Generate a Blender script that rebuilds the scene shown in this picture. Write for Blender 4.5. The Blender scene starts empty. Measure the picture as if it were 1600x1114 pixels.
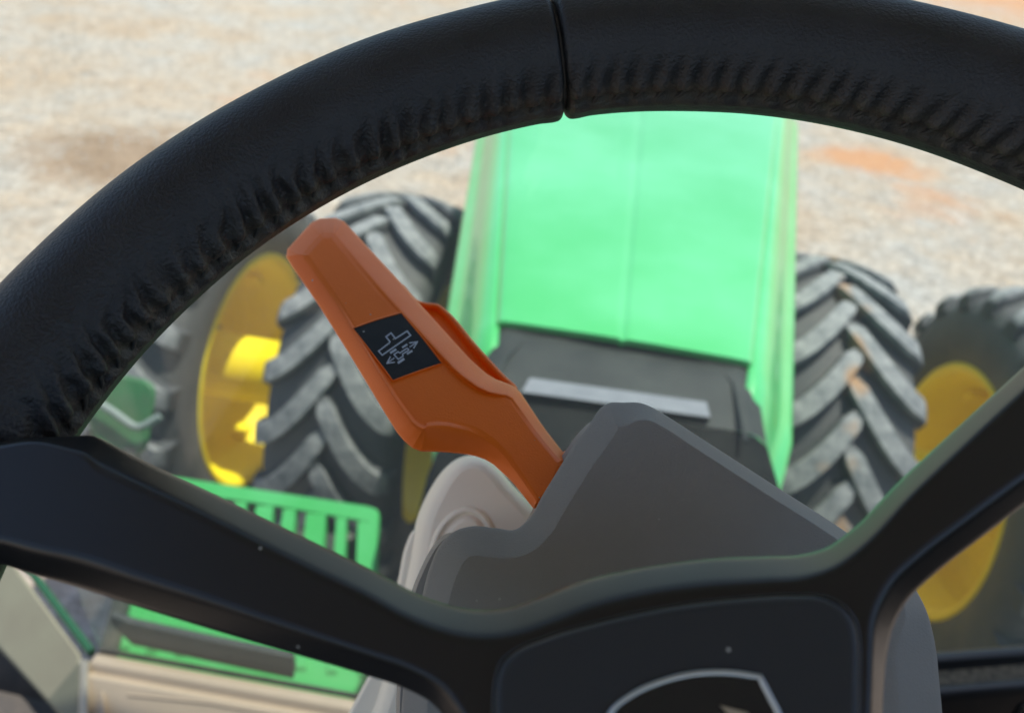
import bpy, bmesh, math, random
import numpy as np
from mathutils import Vector, Matrix, noise

random.seed(7)
np.random.seed(7)
R = math.radians
SC = bpy.context.scene
COL = SC.collection

# ------------------------------------------------------------------ camera
FPX = 1200.0                                   # focal length in photo pixels (1600 wide)
PITCH, YAW, ROLL = R(34.2), R(5.98), R(6.09)
CAM = Vector((-0.06, 0.0, 2.64))
FWD = Vector((-math.sin(YAW) * math.cos(PITCH), math.cos(YAW) * math.cos(PITCH), -math.sin(PITCH)))
_r = Vector((math.cos(YAW), math.sin(YAW), 0))
_d = FWD.cross(_r)
RIGHT = _r * math.cos(ROLL) - _d * math.sin(ROLL)
DOWN = _r * math.sin(ROLL) + _d * math.cos(ROLL)
cd = bpy.data.cameras.new('camera')
cam = bpy.data.objects.new('camera', cd)
COL.objects.link(cam)
m = Matrix((RIGHT, -DOWN, -FWD)).transposed().to_4x4()
m.translation = CAM
cam.matrix_world = m
cd.sensor_width = 36
cd.lens = 36 * FPX / 1600
cd.clip_start, cd.clip_end = 0.01, 800
cd.dof.use_dof = True
cd.dof.focus_distance = 0.235
cd.dof.aperture_fstop = 10.5
SC.camera = cam

# ------------------------------------------------------------------ world, sun, exposure
SUN_EL, SUN_AZ = R(71), R(42)                  # azimuth measured from +y towards +x
w = bpy.data.worlds.new('World')
SC.world = w
w.use_nodes = True
nt = w.node_tree
sky = nt.nodes.new('ShaderNodeTexSky')
sky.sky_type = 'NISHITA'
sky.sun_disc = False
sky.sun_elevation = SUN_EL
sky.sun_rotation = SUN_AZ
sky.air_density, sky.dust_density, sky.ozone_density = 1.0, 1.2, 1.0
bg = nt.nodes['Background']
bg.inputs[1].default_value = 0.13
nt.links.new(sky.outputs[0], bg.inputs[0])
sl = bpy.data.lights.new('sun', 'SUN')
sl.energy, sl.angle, sl.color = 3.6, R(0.55), (1, 0.96, 0.9)
so = bpy.data.objects.new('sun', sl)
COL.objects.link(so)
sd = Vector((math.sin(SUN_AZ) * math.cos(SUN_EL), math.cos(SUN_AZ) * math.cos(SUN_EL), math.sin(SUN_EL)))
so.rotation_euler = sd.to_track_quat('Z', 'Y').to_euler()
so.location = (5, 3, 12)
SC.view_settings.view_transform = 'Standard'
SC.view_settings.look = 'None'
SC.view_settings.exposure = 0.75
SC.view_settings.gamma = 1
SC.render.engine = 'CYCLES'
SC.cycles.use_denoising = True
SC.cycles.max_bounces = 10
SC.cycles.transparent_max_bounces = 12

# ------------------------------------------------------------------ helpers
def ray(u, v):
    return RIGHT * ((u - 800) / FPX) + DOWN * ((v - 557) / FPX) + FWD
def on_plane(u, v, p0, n):
    d = ray(u, v)
    return CAM + d * ((p0 - CAM).dot(n) / d.dot(n))
def at_z(u, v, z):
    d = ray(u, v)
    return CAM + d * ((z - CAM.z) / d.z)

def material(name, color, rough=.5, metal=0, spec=.5, coat=0, coat_rough=.05, mottle=None, scale=8, bump=0, bump_scale=300, rough_var=0, sheen=0):
    """Principled material; mottle = second colour mixed in by noise, bump = fine relief height."""
    mt = bpy.data.materials.new(name)
    mt.use_nodes = True
    t = mt.node_tree
    b = t.nodes['Principled BSDF']
    b.inputs['Base Color'].default_value = (*color, 1)
    b.inputs['Roughness'].default_value = rough
    b.inputs['Metallic'].default_value = metal
    b.inputs['Specular IOR Level'].default_value = spec
    b.inputs['Coat Weight'].default_value = coat
    b.inputs['Coat Roughness'].default_value = coat_rough
    tc = t.nodes.new('ShaderNodeTexCoord')
    if mottle:
        n1 = t.nodes.new('ShaderNodeTexNoise')
        n1.inputs['Scale'].default_value = scale
        n1.inputs['Detail'].default_value = 8
        n1.inputs['Roughness'].default_value = .65
        t.links.new(tc.outputs['Object'], n1.inputs['Vector'])
        cr = t.nodes.new('ShaderNodeValToRGB')
        cr.color_ramp.elements[0].position, cr.color_ramp.elements[1].position = .38, .68
        cr.color_ramp.elements[0].color = (*color, 1)
        cr.color_ramp.elements[1].color = (*mottle, 1)
        t.links.new(n1.outputs['Fac'], cr.inputs[0])
        t.links.new(cr.outputs[0], b.inputs['Base Color'])
    if rough_var:
        n3 = t.nodes.new('ShaderNodeTexNoise')
        n3.inputs['Scale'].default_value = scale * 2
        n3.inputs['Detail'].default_value = 6
        t.links.new(tc.outputs['Object'], n3.inputs['Vector'])
        mr = t.nodes.new('ShaderNodeMapRange')
        mr.inputs[3].default_value, mr.inputs[4].default_value = rough - rough_var, rough + rough_var
        t.links.new(n3.outputs['Fac'], mr.inputs[0])
        t.links.new(mr.outputs[0], b.inputs['Roughness'])
    if bump:
        n2 = t.nodes.new('ShaderNodeTexNoise')
        n2.inputs['Scale'].default_value = bump_scale
        n2.inputs['Detail'].default_value = 3
        t.links.new(tc.outputs['Object'], n2.inputs['Vector'])
        bp = t.nodes.new('ShaderNodeBump')
        bp.inputs['Strength'].default_value = 1
        bp.inputs['Distance'].default_value = bump
        t.links.new(n2.outputs['Fac'], bp.inputs['Height'])
        t.links.new(bp.outputs[0], b.inputs['Normal'])
    return mt

def empty(name, loc):
    o = bpy.data.objects.new(name, None)
    o.empty_display_size = .05
    o.location = loc
    COL.objects.link(o)
    return o
def tag(o, label=None, category=None, group=None, kind=None):
    for k, val in (('label', label), ('category', category), ('group', group), ('kind', kind)):
        if val:
            o[k] = val
    return o
def link(name, me, parent=None, world=True):
    o = bpy.data.objects.new(name, me)
    COL.objects.link(o)
    if parent is not None:
        o.parent = parent
        if world and parent.type == 'EMPTY':
            o.matrix_parent_inverse = Matrix.Translation(parent.location).inverted()
    return o
def mesh(name, verts, faces, mat, smooth=True, flat_ids=(), sharp=0):
    me = bpy.data.meshes.new(name)
    me.from_pydata([tuple(p) for p in verts], [], faces)
    me.materials.append(mat)
    if smooth:
        me.polygons.foreach_set('use_smooth', [True] * len(me.polygons))
        for i in flat_ids:
            me.polygons[i].use_smooth = False
    bm = bmesh.new()
    bm.from_mesh(me)
    bmesh.ops.recalc_face_normals(bm, faces=bm.faces)
    if sharp:
        for e in bm.edges:
            if len(e.link_faces) == 2 and e.calc_face_angle(0) > sharp:
                e.smooth = False
    bm.to_mesh(me)
    bm.free()
    me.update()
    return me
def part(name, verts, faces, mat, parent=None, smooth=True, flat_ids=()):
    return link(name, mesh(name, verts, faces, mat, smooth, flat_ids), parent)
def loft(rings, closed=True, cap0=True, cap1=True):
    n = len(rings[0])
    V = [p for r_ in rings for p in r_]
    F = []
    for i in range(len(rings) - 1):
        for j in range(n if closed else n - 1):
            k = (j + 1) % n
            F.append((i * n + j, i * n + k, (i + 1) * n + k, (i + 1) * n + j))
    flat = []
    # caps carry their own vertices so that they shade flat
    if cap0:
        flat.append(len(F)); F.append(tuple(range(len(V), len(V) + n))[::-1]); V = V + list(rings[0])
    if cap1:
        flat.append(len(F)); F.append(tuple(range(len(V), len(V) + n))); V = V + list(rings[-1])
    return V, F, flat
def spline(pts, step=6.0, closed=True, tension=.5):
    """Catmull-Rom through (u, v, extra...) points, roughly even spacing. A point given as ('c', u, v, ...) stays a sharp corner."""
    P = []
    corner = []
    for p in pts:
        if p[0] == 'c':
            P.append(np.array(p[1:], float)); corner.append(True)
        else:
            P.append(np.array(p, float)); corner.append(False)
    n = len(P)
    out = []
    for i in range(n if closed else n - 1):
        p1, p2 = P[i], P[(i + 1) % n]
        p0 = P[i - 1] if (closed or i > 0) else p1
        p3 = P[(i + 2) % n] if (closed or i + 2 < n) else p2
        d12 = np.linalg.norm(p2[:2] - p1[:2]) + 1e-9
        def tan(a, b, c):
            d1 = np.linalg.norm(b[:2] - a[:2]) + 1e-9
            d2 = np.linalg.norm(c[:2] - b[:2]) + 1e-9
            return ((b - a) / d1 * d2 + (c - b) / d2 * d1) / (d1 + d2)
        t1 = (p2 - p1) / d12 if corner[i] or (not closed and i == 0) else tan(p0, p1, p2)
        t2 = (p2 - p1) / d12 if corner[(i + 1) % n] or (not closed and i + 2 >= n) else tan(p1, p2, p3)
        k = max(1, int(d12 / step))
        for s in range(k):
            t = s / k
            h = (2*t**3 - 3*t**2 + 1) * p1 + (t**3 - 2*t**2 + t) * t1 * d12 + (-2*t**3 + 3*t**2) * p2 + (t**3 - t**2) * t2 * d12
            out.append(h)
    if not closed:
        out.append(P[-1])
    return np.array(out)
def inset(pl, dist, soft=6):
    """Move a closed 2-D outline inwards by a per-point distance."""
    p = pl[:, :2]
    t = np.roll(p, -1, 0) - np.roll(p, 1, 0)
    t /= np.linalg.norm(t, axis=1)[:, None] + 1e-9
    area = 0.5 * np.sum(p[:, 0] * np.roll(p[:, 1], -1) - np.roll(p[:, 0], -1) * p[:, 1])
    nrm = np.stack([-t[:, 1], t[:, 0]], 1) * (1 if area > 0 else -1)
    for _ in range(soft):
        nrm = (np.roll(nrm, 1, 0) + 2 * nrm + np.roll(nrm, -1, 0)) / 4
    q = p + nrm * np.asarray(dist)[:, None]
    # collapse small loops where the moved outline crosses itself
    n = len(q)
    for _ in range(12):
        a, b = q, np.roll(q, -1, 0)
        r_ = b - a
        den = r_[:, None, 0] * r_[None, :, 1] - r_[:, None, 1] * r_[None, :, 0]
        w_ = a[None] - a[:, None]
        with np.errstate(divide='ignore', invalid='ignore'):
            t_ = (w_[..., 0] * r_[None, :, 1] - w_[..., 1] * r_[None, :, 0]) / den
            s_ = (w_[..., 0] * r_[:, None, 1] - w_[..., 1] * r_[:, None, 0]) / den
        hit = (t_ > 1e-6) & (t_ < 1 - 1e-6) & (s_ > 1e-6) & (s_ < 1 - 1e-6)
        ii, jj = np.where(np.triu(hit, 2))
        done = True
        for i, j in zip(ii, jj):
            if i == 0 and j == n - 1:
                continue
            x = a[i] + r_[i] * t_[i, j]
            ids = list(range(i + 1, j + 1)) if j - i <= n / 2 else list(range(j + 1, n)) + list(range(0, i + 1))
            c_ = q[ids[len(ids) // 2]]
            for k_, id_ in enumerate(ids):
                q[id_] = x + (k_ - len(ids) / 2) * 1e-4 * r_[i] / (np.linalg.norm(r_[i]) + 1e-9)
            done = False
            break
        if done:
            break
    return q
def plate(name, outline, p0, n, prof, mat, parent=None, step=6, sharp=0, soft=6):
    """A body from an outline (u, v, inset): prof lists rings (fraction of inset, extra inset px, height along n)."""
    pl = spline(outline, step)
    ins = pl[:, 2] if pl.shape[1] > 2 else np.zeros(len(pl))
    rings = []
    rdg = pl[:, 3] if pl.shape[1] > 3 else np.zeros(len(pl))
    for pr_ in prof:
        fr, ex, off = pr_[:3]
        rk = pr_[3] if len(pr_) > 3 else 0
        q = inset(pl, ins * fr + ex, soft)
        rings.append([on_plane(x, y, p0 + n * (off + rk * h_), n) for (x, y), h_ in zip(q, rdg)])
    V, F, flat = loft(rings)
    me = mesh(name, V, F, mat, True, flat, sharp)
    return link(name, me, parent)
def box_mesh(name, x0, x1, y0, y1, z0, z1, mat, bevel=.01, seg=2):
    bm = bmesh.new()
    bmesh.ops.create_cube(bm, size=1)
    for vt in bm.verts:
        vt.co = Vector(((x0 + x1) / 2 + vt.co.x * (x1 - x0), (y0 + y1) / 2 + vt.co.y * (y1 - y0), (z0 + z1) / 2 + vt.co.z * (z1 - z0)))
    if bevel:
        bmesh.ops.bevel(bm, geom=bm.edges[:], offset=bevel, segments=seg, profile=.5, affect='EDGES')
    me = bpy.data.meshes.new(name)
    bm.to_mesh(me)
    bm.free()
    me.materials.append(mat)
    me.polygons.foreach_set('use_smooth', [False] * len(me.polygons))
    return me
def tube_mesh(name, pts, rad, mat, seg=12, closed=False, cap=True):
    pts = [Vector(p) for p in pts]
    n = len(pts)
    rings = []
    up = Vector((0.13, 0.2, 1)).normalized()
    for i, p in enumerate(pts):
        a = pts[(i - 1) % n] if (closed or i) else p
        b = pts[(i + 1) % n] if (closed or i < n - 1) else p
        t = (b - a).normalized()
        s = t.cross(up)
        if s.length < 1e-3:
            s = t.cross(Vector((1, 0, 0)))
        s.normalize()
        q = s.cross(t)
        rr = rad[i] if isinstance(rad, (list, tuple)) else rad
        rings.append([p + (s * math.cos(2*math.pi*k/seg) + q * math.sin(2*math.pi*k/seg)) * rr for k in range(seg)])
    if closed:
        rings.append(rings[0])
        V, F, fl = loft(rings, cap0=False, cap1=False)
    else:
        V, F, fl = loft(rings, cap0=cap, cap1=cap)
    return mesh(name, V, F, mat, True, fl)
def lathe_x(profile, seg=72):
    """Revolve (x, r) pairs around the x axis."""
    rings = [[Vector((x, r_ * math.cos(2*math.pi*k/seg), r_ * math.sin(2*math.pi*k/seg))) for k in range(seg)] for x, r_ in profile]
    return rings

# ------------------------------------------------------------------ materials
RT = .735
M_LEATHER = material('black_leather', (.0105, .0103, .0105), .5, spec=.5, bump=.0005, bump_scale=1100, mottle=(.02, .02, .021), scale=60, rough_var=.07)
def add_dust(mt, attr, color):
    t = mt.node_tree
    b = t.nodes['Principled BSDF']
    src = b.inputs['Base Color'].links[0].from_socket
    an = t.nodes.new('ShaderNodeAttribute')
    an.attribute_name = attr
    mx = t.nodes.new('ShaderNodeMix'); mx.data_type = 'RGBA'
    t.links.new(an.outputs['Fac'], mx.inputs[0])
    t.links.new(src, mx.inputs[6])
    mx.inputs[7].default_value = (*color, 1)
    t.links.new(mx.outputs[2], b.inputs['Base Color'])
add_dust(M_LEATHER, 'dust', (.06, .055, .038))
def add_specks(mt, scale=170, size=.07, share=.82, color=(.4, .38, .33)):
    """Sparse dust specks lying on a surface."""
    t = mt.node_tree
    b = t.nodes['Principled BSDF']
    tc = t.nodes.new('ShaderNodeTexCoord')
    vo = t.nodes.new('ShaderNodeTexVoronoi')
    vo.inputs['Scale'].default_value = scale
    t.links.new(tc.outputs['Object'], vo.inputs['Vector'])
    lt = t.nodes.new('ShaderNodeMath'); lt.operation = 'LESS_THAN'; lt.inputs[1].default_value = size
    t.links.new(vo.outputs['Distance'], lt.inputs[0])
    sp_ = t.nodes.new('ShaderNodeSeparateColor')
    t.links.new(vo.outputs['Color'], sp_.inputs[0])
    gt = t.nodes.new('ShaderNodeMath'); gt.operation = 'GREATER_THAN'; gt.inputs[1].default_value = share
    t.links.new(sp_.outputs[0], gt.inputs[0])
    mu = t.nodes.new('ShaderNodeMath'); mu.operation = 'MULTIPLY'
    t.links.new(lt.outputs[0], mu.inputs[0]); t.links.new(gt.outputs[0], mu.inputs[1])
    mx = t.nodes.new('ShaderNodeMix'); mx.data_type = 'RGBA'
    t.links.new(mu.outputs[0], mx.inputs[0])
    if b.inputs['Base Color'].links:
        t.links.new(b.inputs['Base Color'].links[0].from_socket, mx.inputs[6])
    else:
        mx.inputs[6].default_value = b.inputs['Base Color'].default_value
    mx.inputs[7].default_value = (*color, 1)
    t.links.new(mx.outputs[2], b.inputs['Base Color'])
M_THREAD = material('dusty_black_thread', (.02, .02, .018), .85, mottle=(.06, .055, .04), scale=300)
M_BLACK = material('soft_black_plastic', (.010, .0098, .0098), .33, spec=.5, bump=.00003, bump_scale=2600, rough_var=.05, scale=30)
M_PAD = material('satin_black_hub_plastic', (.024, .026, .028), .42, spec=.4, bump=.00003, bump_scale=2200, rough_var=.06, scale=40)
M_CHROME = material('brushed_silver', (.62, .64, .62), .3, metal=1, rough_var=.08, scale=80)
M_EMBLEM = material('gloss_black_emblem', (.012, .014, .015), .18)
M_GREY = material('charcoal_grey_plastic', (.30, .285, .255), .55, spec=.4, mottle=(.33, .312, .28), scale=30, bump=.00013, bump_scale=1700, rough_var=.06)
M_ORANGE = material('orange_plastic', (.97, .185, .006), .45, spec=.35, mottle=(.92, .17, .006), scale=25, bump=.0001, bump_scale=1500, rough_var=.08)
M_SCREEN = material('dark_label_face', (.016, .017, .018), .5, spec=.25, mottle=(.022, .023, .024), scale=90)
M_ICON = material('pale_print', (.5, .54, .6), .6)
M_CREAM = material('cream_plastic', (.92, .83, .65), .5, mottle=(.88, .79, .62), scale=14, bump=.00005, bump_scale=1500)
M_TAN = material('tan_trim_plastic', (.56, .43, .31), .6, mottle=(.5, .39, .28), scale=10, bump=.0001, bump_scale=900)
M_BEIGE = material('olive_beige_trim', (.22, .22, .15), .7, mottle=(.19, .18, .125), scale=6)
M_CREAM2 = material('light_beige_trim', (.46, .41, .32), .6)
M_SEAL = material('dark_green_glass_edge', (.015, .075, .03), .25)
M_DARK = material('dark_cab_floor', (.05, .045, .04), .8, mottle=(.09, .075, .06), scale=30)
M_GREEN = material('bright_green_paint', (.06, .46, .115), .3, coat=.6, coat_rough=.08, mottle=(.115, .55, .21), scale=2.2)  # paler mottle paints soft cloud reflections into the green
M_GREEN2 = material('dusty_green_paint', (.06, .45, .11), .4, coat=.2, mottle=(.10, .52, .17), scale=6)
M_COWL = material('weathered_black_plastic', (.022, .026, .025), .6, spec=.25, mottle=(.045, .05, .046), scale=9, rough_var=.1)
M_INSERT = material('black_gloss_insert', (.008, .009, .009), .75, spec=.08, mottle=(.016, .017, .016), scale=12)
M_STRIP = material('light_grey_strip', (.19, .2, .22), .6, mottle=(.15, .16, .18), scale=18)
M_RUBBER = material('tyre_rubber', (.06, .062, .066), .75, mottle=(.10, .096, .09), scale=5, bump=.002, bump_scale=60)
M_YELLOW = material('yellow_wheel_paint', (1.0, .79, .002), .6, coat=0, mottle=(.95, .73, .004), scale=7)
M_IRON = material('dark_cast_iron', (.05, .06, .05), .6, mottle=(.09, .085, .07), scale=12)
M_CHASSIS = material('dark_green_casting', (.02, .13, .035), .5, mottle=(.05, .08, .04), scale=8)  # darker, duller green than the hood paint
M_BOLT = material('zinc_bolt', (.45, .38, .2), .4, metal=.8)
for m_ in (M_BLACK, M_PAD, M_GREY, M_ORANGE, M_SCREEN):
    add_specks(m_)
M_DUST = material('dusty_groove', (.06, .052, .04), .9, mottle=(.2, .17, .12), scale=160)
M_HEAD = material('headliner', (.4, .365, .31), .9)
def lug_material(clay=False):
    mt = material('clay_marked_tyre_lug' if clay else 'dusty_shaded_tyre_lug', (.14, .145, .15), .75, mottle=(.34, .335, .325), scale=24, bump=.002, bump_scale=70)
    # bar faces carry pale dust; darker flanks also paint in the shade between bars
    t = mt.node_tree
    b = t.nodes['Principled BSDF']
    src = b.inputs['Base Color'].links[0].from_socket
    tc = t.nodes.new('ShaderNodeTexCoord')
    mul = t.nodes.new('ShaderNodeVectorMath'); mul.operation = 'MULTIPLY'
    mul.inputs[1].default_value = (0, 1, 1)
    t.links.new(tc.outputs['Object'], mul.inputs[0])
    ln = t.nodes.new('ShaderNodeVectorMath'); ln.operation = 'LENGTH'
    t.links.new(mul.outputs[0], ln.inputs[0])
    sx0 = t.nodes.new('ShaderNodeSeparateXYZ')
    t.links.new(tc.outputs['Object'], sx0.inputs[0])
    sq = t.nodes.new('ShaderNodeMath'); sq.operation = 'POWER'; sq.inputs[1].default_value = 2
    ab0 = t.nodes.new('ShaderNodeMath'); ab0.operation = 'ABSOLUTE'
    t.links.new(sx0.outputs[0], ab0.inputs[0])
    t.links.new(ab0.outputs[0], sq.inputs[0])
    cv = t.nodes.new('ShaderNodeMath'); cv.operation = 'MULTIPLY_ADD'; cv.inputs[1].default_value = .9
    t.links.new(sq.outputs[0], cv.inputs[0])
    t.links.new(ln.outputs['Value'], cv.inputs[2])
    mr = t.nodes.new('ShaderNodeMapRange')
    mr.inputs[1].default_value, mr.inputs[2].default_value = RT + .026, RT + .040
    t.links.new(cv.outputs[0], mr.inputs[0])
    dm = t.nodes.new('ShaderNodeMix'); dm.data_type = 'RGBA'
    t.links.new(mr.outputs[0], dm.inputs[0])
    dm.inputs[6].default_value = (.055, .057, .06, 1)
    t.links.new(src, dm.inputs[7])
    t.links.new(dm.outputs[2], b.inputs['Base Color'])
    if not clay:
        return mt
    t = mt.node_tree
    b = t.nodes['Principled BSDF']
    src = b.inputs['Base Color'].links[0].from_socket
    tc = t.nodes.new('ShaderNodeTexCoord')
    n = t.nodes.new('ShaderNodeTexNoise')
    n.inputs['Scale'].default_value = 5
    oi = t.nodes.new('ShaderNodeObjectInfo')
    ad = t.nodes.new('ShaderNodeVectorMath')
    t.links.new(tc.outputs['Object'], ad.inputs[0])
    t.links.new(oi.outputs['Location'], ad.inputs[1])
    ad2 = t.nodes.new('ShaderNodeVectorMath')
    t.links.new(ad.outputs[0], ad2.inputs[0])
    t.links.new(oi.outputs['Random'], ad2.inputs[1])
    t.links.new(ad2.outputs[0], n.inputs['Vector'])
    cr = t.nodes.new('ShaderNodeValToRGB')
    cr.color_ramp.elements[0].position, cr.color_ramp.elements[1].position = .55, .68
    sx = t.nodes.new('ShaderNodeSeparateXYZ')
    t.links.new(tc.outputs['Object'], sx.inputs[0])
    ab = t.nodes.new('ShaderNodeMath'); ab.operation = 'ABSOLUTE'
    t.links.new(sx.outputs[0], ab.inputs[0])
    ma = t.nodes.new('ShaderNodeMath'); ma.operation = 'MULTIPLY_ADD'
    ma.inputs[1].default_value = -2.2
    t.links.new(ab.outputs[0], ma.inputs[0])
    t.links.new(n.outputs['Fac'], ma.inputs[2])
    ma2 = t.nodes.new('ShaderNodeMath'); ma2.operation = 'ADD'
    ma2.inputs[1].default_value = .02
    t.links.new(ma.outputs[0], ma2.inputs[0])
    t.links.new(ma2.outputs[0], cr.inputs[0])
    mx = t.nodes.new('ShaderNodeMix')
    mx.data_type = 'RGBA'
    t.links.new(cr.outputs[0], mx.inputs[0])
    t.links.new(src, mx.inputs[6])
    mx.inputs[7].default_value = (.36, .2, .1, 1)
    t.links.new(mx.outputs[2], b.inputs['Base Color'])
    return mt
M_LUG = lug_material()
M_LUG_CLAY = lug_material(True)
def glass_material():
    mt = bpy.data.materials.new('windscreen_glass')
    mt.use_nodes = True
    t = mt.node_tree
    t.nodes.remove(t.nodes['Principled BSDF'])
    tr = t.nodes.new('ShaderNodeBsdfTransparent')
    tr.inputs[0].default_value = (.93, .97, .94, 1)
    gl = t.nodes.new('ShaderNodeBsdfGlossy')
    gl.inputs['Roughness'].default_value = .02
    lw = t.nodes.new('ShaderNodeLayerWeight')
    lw.inputs[0].default_value = .5
    pw = t.nodes.new('ShaderNodeMath')
    pw.operation = 'POWER'
    pw.inputs[1].default_value = 5
    t.links.new(lw.outputs['Facing'], pw.inputs[0])
    fr = t.nodes.new('ShaderNodeMapRange')
    fr.inputs[3].default_value, fr.inputs[4].default_value = .025, .9
    t.links.new(pw.outputs[0], fr.inputs[0])
    mx = t.nodes.new('ShaderNodeMixShader')
    t.links.new(fr.outputs[0], mx.inputs[0])
    t.links.new(tr.outputs[0], mx.inputs[1])
    t.links.new(gl.outputs[0], mx.inputs[2])
    tl = t.nodes.new('ShaderNodeBsdfTranslucent')
    tl.inputs[0].default_value = (.9, .9, .88, 1)
    df = t.nodes.new('ShaderNodeBsdfDiffuse')
    df.inputs[0].default_value = (.9, .9, .88, 1)
    ad = t.nodes.new('ShaderNodeMixShader')
    t.links.new(tl.outputs[0], ad.inputs[1]); t.links.new(df.outputs[0], ad.inputs[2])
    m2 = t.nodes.new('ShaderNodeMixShader')
    m2.inputs[0].default_value = .034                        # fine dust film on the glass
    t.links.new(mx.outputs[0], m2.inputs[1]); t.links.new(ad.outputs[0], m2.inputs[2])
    t.links.new(m2.outputs[0], t.nodes['Material Output'].inputs[0])
    return mt
M_GLASS = glass_material()
def ground_material():
    mt = bpy.data.materials.new('gravel_ground')
    mt.use_nodes = True
    t = mt.node_tree
    b = t.nodes['Principled BSDF']
    b.inputs['Roughness'].default_value = .9
    tc = t.nodes.new('ShaderNodeTexCoord')
    def nz(scale, detail=6, rough=.6, dist=0):
        n = t.nodes.new('ShaderNodeTexNoise')
        n.inputs['Scale'].default_value = scale
        n.inputs['Detail'].default_value = detail
        n.inputs['Roughness'].default_value = rough
        n.inputs['Distortion'].default_value = dist
        t.links.new(tc.outputs['Object'], n.inputs['Vector'])
        return n
    def ramp(src, *stops):
        r_ = t.nodes.new('ShaderNodeValToRGB')
        e = r_.color_ramp.elements
        while len(e) < len(stops):
            e.new(.5)
        for i, (p, c) in enumerate(stops):
            e[i].position = p
            e[i].color = (*c, 1)
        t.links.new(src, r_.inputs[0])
        return r_
    def mix(a, bb, fac, mode='MIX'):
        x = t.nodes.new('ShaderNodeMix')
        x.data_type = 'RGBA'
        x.blend_type = mode
        if isinstance(fac, float):
            x.inputs[0].default_value = fac
        else:
            t.links.new(fac, x.inputs[0])
        t.links.new(a, x.inputs[6])
        t.links.new(bb, x.inputs[7])
        return x.outputs[2]
    base = ramp(nz(.55, 9, .7).outputs['Fac'], (.38, (.43, .32, .225)), (.5, (.43, .36, .295)), (.62, (.40, .375, .35)))
    fine = ramp(nz(24, 6, .85).outputs['Fac'], (.36, (.45, .4, .36)), (.5, (.98, .96, .93)), (.64, (1.45, 1.42, 1.4)))
    c = mix(base.outputs[0], fine.outputs[0], .9, 'MULTIPLY')
    mid = ramp(nz(6, 5, .75, .4).outputs['Fac'], (.36, (.74, .70, .66)), (.5, (1, 1, 1)), (.64, (1.18, 1.17, 1.16)))
    c = mix(c, mid.outputs[0], .8, 'MULTIPLY')
    orange = ramp(nz(.42, 7, .62, .6).outputs['Fac'], (.60, (0, 0, 0)), (.72, (.9, .9, .9)))
    clay = ramp(nz(9, 5, .7).outputs['Fac'], (.3, (.46, .2, .085)), (.7, (.56, .29, .14)))
    c = mix(c, clay.outputs[0], orange.outputs[0])
    dirt = ramp(nz(.8, 5, .6, .3).outputs['Fac'], (.63, (0, 0, 0)), (.75, (.6, .6, .6)))
    brown = ramp(nz(12).outputs['Fac'], (.3, (.21, .125, .07)), (.7, (.34, .225, .14)))
    c = mix(c, brown.outputs[0], dirt.outputs[0])
    def spot(px, py, rx, ry, soft=.5):
        mp = t.nodes.new('ShaderNodeMapping')
        mp.vector_type = 'POINT'
        mp.inputs['Location'].default_value = (-px / rx, -py / ry, 0)
        mp.inputs['Scale'].default_value = (1 / rx, 1 / ry, 0)
        t.links.new(tc.outputs['Object'], mp.inputs['Vector'])
        ln = t.nodes.new('ShaderNodeVectorMath'); ln.operation = 'LENGTH'
        t.links.new(mp.outputs[0], ln.inputs[0])
        ad = t.nodes.new('ShaderNodeMath'); ad.operation = 'MULTIPLY_ADD'
        ad.inputs[1].default_value = 1.6
        t.links.new(nz(2.2, 6, .7).outputs['Fac'], ad.inputs[0])
        t.links.new(ln.outputs['Value'], ad.inputs[2])
        mr = t.nodes.new('ShaderNodeMapRange')
        mr.inputs[1].default_value, mr.inputs[2].default_value = 1.35, 1.95
        mr.inputs[3].default_value, mr.inputs[4].default_value = .92, 0
        t.links.new(ad.outputs[0], mr.inputs[0])
        return mr.outputs[0]
    c = mix(c, clay.outputs[0], spot(2.75, 8.8, .62, .55))
    c = mix(c, clay.outputs[0], spot(12, 30, 8, 10))
    c = mix(c, brown.outputs[0], spot(-4.25, 6.0, .95, .8))
    t.links.new(c, b.inputs['Base Color'])
    bp = t.nodes.new('ShaderNodeBump')
    bp.inputs['Distance'].default_value = .02
    t.links.new(nz(22, 5, .75).outputs['Fac'], bp.inputs['Height'])
    t.links.new(bp.outputs[0], b.inputs['Normal'])
    return mt
M_GROUND = ground_material()

# ------------------------------------------------------------------ ground
gv, gf = [], []
NG = 60
for j in range(NG + 1):
    for i in range(NG + 1):
        x = (i / NG * 2 - 1); y = (j / NG * 2 - 1)
        x = math.copysign(abs(x) ** 2.2, x) * 250; y = math.copysign(abs(y) ** 2.2, y) * 250
        near = math.hypot(x, y)
        z = (noise.noise(Vector((x * .35, y * .35, 0))) * .02 - .02) * min(1, max(0, (near - 3.5) / 3))
        gv.append((x, y, z))
for j in range(NG):
    for i in range(NG):
        a = j * (NG + 1) + i
        gf.append((a, a + 1, a + NG + 2, a + NG + 1))
tag(part('ground', gv, gf, M_GROUND), 'pale beige gravel yard with patches of orange clay', 'ground', kind='structure')

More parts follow.
